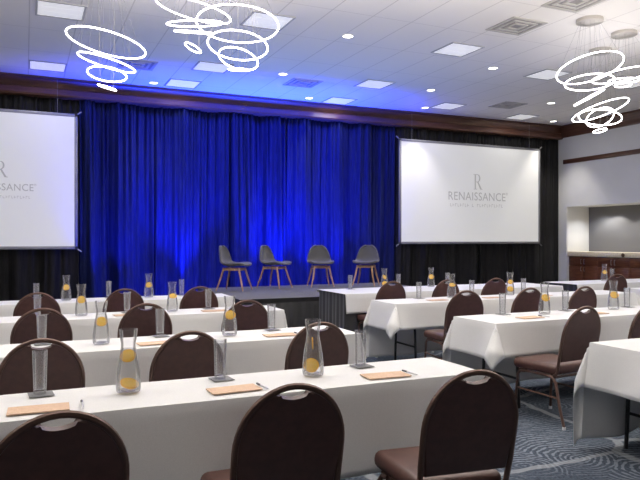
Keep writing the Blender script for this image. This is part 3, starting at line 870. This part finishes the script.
# ring chandeliers: (canopy x, y, [ (centre, normal, radius) ])
CH = [('ring chandelier of four glowing hoops, leftmost one, above the left screen', [(.828, 7.638, 3.657, -.194, -.002, -.981, .45), (.831, 7.637, 3.439, -.228, .104, -.968, .33), (.834, 7.635, 3.308, -.109, -.126, -.986, .22), (.834, 7.635, 3.16, -.232, .158, -.96, .105)]),
      ('ring chandelier of four glowing hoops, second from the left, cut by the top edge', [(1.767, 7.433, 4.095, -.18, .138, -.974, .45), (1.78, 7.427, 3.944, .117, .181, -.976, .33), (1.759, 7.436, 3.846, .06, .252, -.966, .22), (1.759, 7.436, 3.664, -.446, .051, -.894, .105)]),
      ('ring chandelier of four glowing hoops, third from the left, above the blue drapes', [(2.051, 6.645, 3.733, -.072, -.123, -.99, .45), (2.051, 6.645, 3.509, -.135, -.17, -.976, .33), (2.056, 6.643, 3.368, -.295, -.181, -.938, .22), (2.056, 6.643, 3.256, .045, .146, -.988, .105)]),
      ('ring chandelier of three glowing hoops at upper right under the larger ceiling canopy', [(6.989, 6.551, 3.784, .004, -.278, -.961, .45), (6.988, 6.552, 3.592, -.066, -.104, -.992, .33), (6.983, 6.554, 3.387, .397, -.233, -.888, .22)]),
      ('ring chandelier at the right edge of the photo, hoops seen nearly edge-on', [(7.892, 6.768, 3.838, .104, -.076, -.992, .45), (7.89, 6.768, 3.757, .02, .05, -.998, .215), (7.878, 6.774, 3.69, -.035, -.03, -.999, .115)]),
      ('ring chandelier hanging lowest at the right, in front of the corner crown', [(8.262, 7.534, 3.498, .162, -.257, -.953, .45), (8.259, 7.535, 3.383, -.244, -.058, -.968, .33), (8.259, 7.535, 3.383, -.165, -.559, -.813, .22), (8.259, 7.535, 3.174, .055, -.201, -.978, .105)])]
for lab, rings in CH:
    cx, cy = rings[0][0], rings[0][1]
    t = empty('ring_chandelier', (cx, cy, CZ))
    MB().lathe([(0, 0), (.175, 0), (.175, -.045), (.165, -.05), (0, -.05)], 28).build('canopy', canopym, t)
    for k, (x, y, z, nx, ny, nz, R) in enumerate(rings):
        n = Vector((nx, ny, nz)).normalized(); u = n.orthogonal().normalized(); v = n.cross(u)
        c = Vector((x - cx, y - cy, z - CZ))
        P = [c + (u * math.cos(2 * PI * q / 56) + v * math.sin(2 * PI * q / 56)) * R * .96 for q in range(56)]
        r = MB().tube(P, .008 if R > .15 else .0075, 8, closed=True).build('ring', ringm, t)
        w = MB()
        for q in (0, 14, 28, 42):
            p = P[(q + 5 * k) % 56]; a = math.atan2(p.y - c.y, p.x - c.x)
            w.tube([(.13 * math.cos(a), .13 * math.sin(a), -.05), p], .0011, 5)
        w.build('suspension_wire', wirem, r)
    tag(t, lab, 'chandelier', 'ring chandeliers')
# unseen upward fill lamps, added over and behind the seats to brighten the ceiling
def glow(x, y, z, e, size):
    l = bpy.data.lights.new('added_fill_light', 'AREA'); l.shape = 'DISK'; l.size = size; l.energy = e; l.color = (1, .94, .87)
    o = bpy.data.objects.new('added_fill_light', l); COL.objects.link(o); o.location = (x, y, z); o.rotation_euler = (PI, 0, 0)
for x, y, e in [(-2.2, 4.6, 150), (1.3, 4.9, 150), (4.2, 4.2, 150), (7.2, 3.2, 150), (10.6, 3.6, 160), (-1.0, .6, 26), (3.2, -.6, 26)]:
    glow(x, y, 3.2, e, 1.2)

# ------------------------------------------------------------------ lights: blue uplights behind the stage, niche spots
def upl(x, y, e, col, tilt=0.0, cone=110, z=.12, yaw=0.0):
    l = bpy.data.lights.new('blue_uplight', 'SPOT'); l.energy = e; l.color = col; l.spot_size = math.radians(cone); l.spot_blend = 1.0; l.shadow_soft_size = .08
    o = bpy.data.objects.new('blue_uplight', l); COL.objects.link(o); o.location = (x, y, z)
    o.rotation_euler = (PI - math.radians(tilt), 0, yaw)
    # a spot shines along local -Z: turned over it shines up; the tilt leans the beam to the drape
BL = (.008, .03, 1.0)
UL = [(1.45, 900), (2.1, 700), (2.85, 3800), (3.7, 250), (4.75, 4200), (5.35, 2200), (6.2, 2300), (7.2, 350)]
for x, e in UL:
    upl(x, 12.5, e * .72, BL, tilt=10, cone=66)
for x, e in [(1.9, 60), (2.85, 170), (4.75, 180), (6.2, 120)]:
    upl(x, 12.25, e, BL, tilt=42, cone=150)
for x, e in [(2.9, 170), (4.3, 190), (5.8, 170)]:
    upl(x, 12.2, e, (.17, .37, 1.0), tilt=-14, cone=104)
for y in (11.95, 10.98, 10.0, 9.0):
    l = bpy.data.lights.new('niche_spot', 'SPOT'); l.energy = 30; l.spot_size = math.radians(118); l.spot_blend = .25; l.shadow_soft_size = .03; l.color = (1, .96, .9)
    o = bpy.data.objects.new('niche_spot', l); COL.objects.link(o); o.location = (13.36, y, NZ - .03)
l = bpy.data.lights.new('niche_spot', 'SPOT'); l.energy = 26; l.spot_size = math.radians(130); l.spot_blend = .5; l.shadow_soft_size = .03
o = bpy.data.objects.new('niche_spot', l); COL.objects.link(o); o.location = (13.3, 12.3, NZ - .03)

# ------------------------------------------------------------------ world and camera
w = bpy.data.worlds.new('World'); S.world = w; w.use_nodes = True
w.node_tree.nodes['Background'].inputs['Color'].default_value = (0, 0, 0, 1)
cam = bpy.data.cameras.new('Camera'); co_ = bpy.data.objects.new('Camera', cam); COL.objects.link(co_)
cam.sensor_width = 36; cam.lens = 651 / 640 * 36; cam.clip_start = .05
co_.location = (0, 0, 1.45); co_.rotation_euler = (PI / 2, 0, -math.radians(24.35))
S.camera = co_
S.cycles.max_bounces = 10; S.cycles.transparent_max_bounces = 24; S.cycles.transmission_bounces = 8
S.cycles.use_denoising = True
S.cycles.sample_clamp_indirect = 6
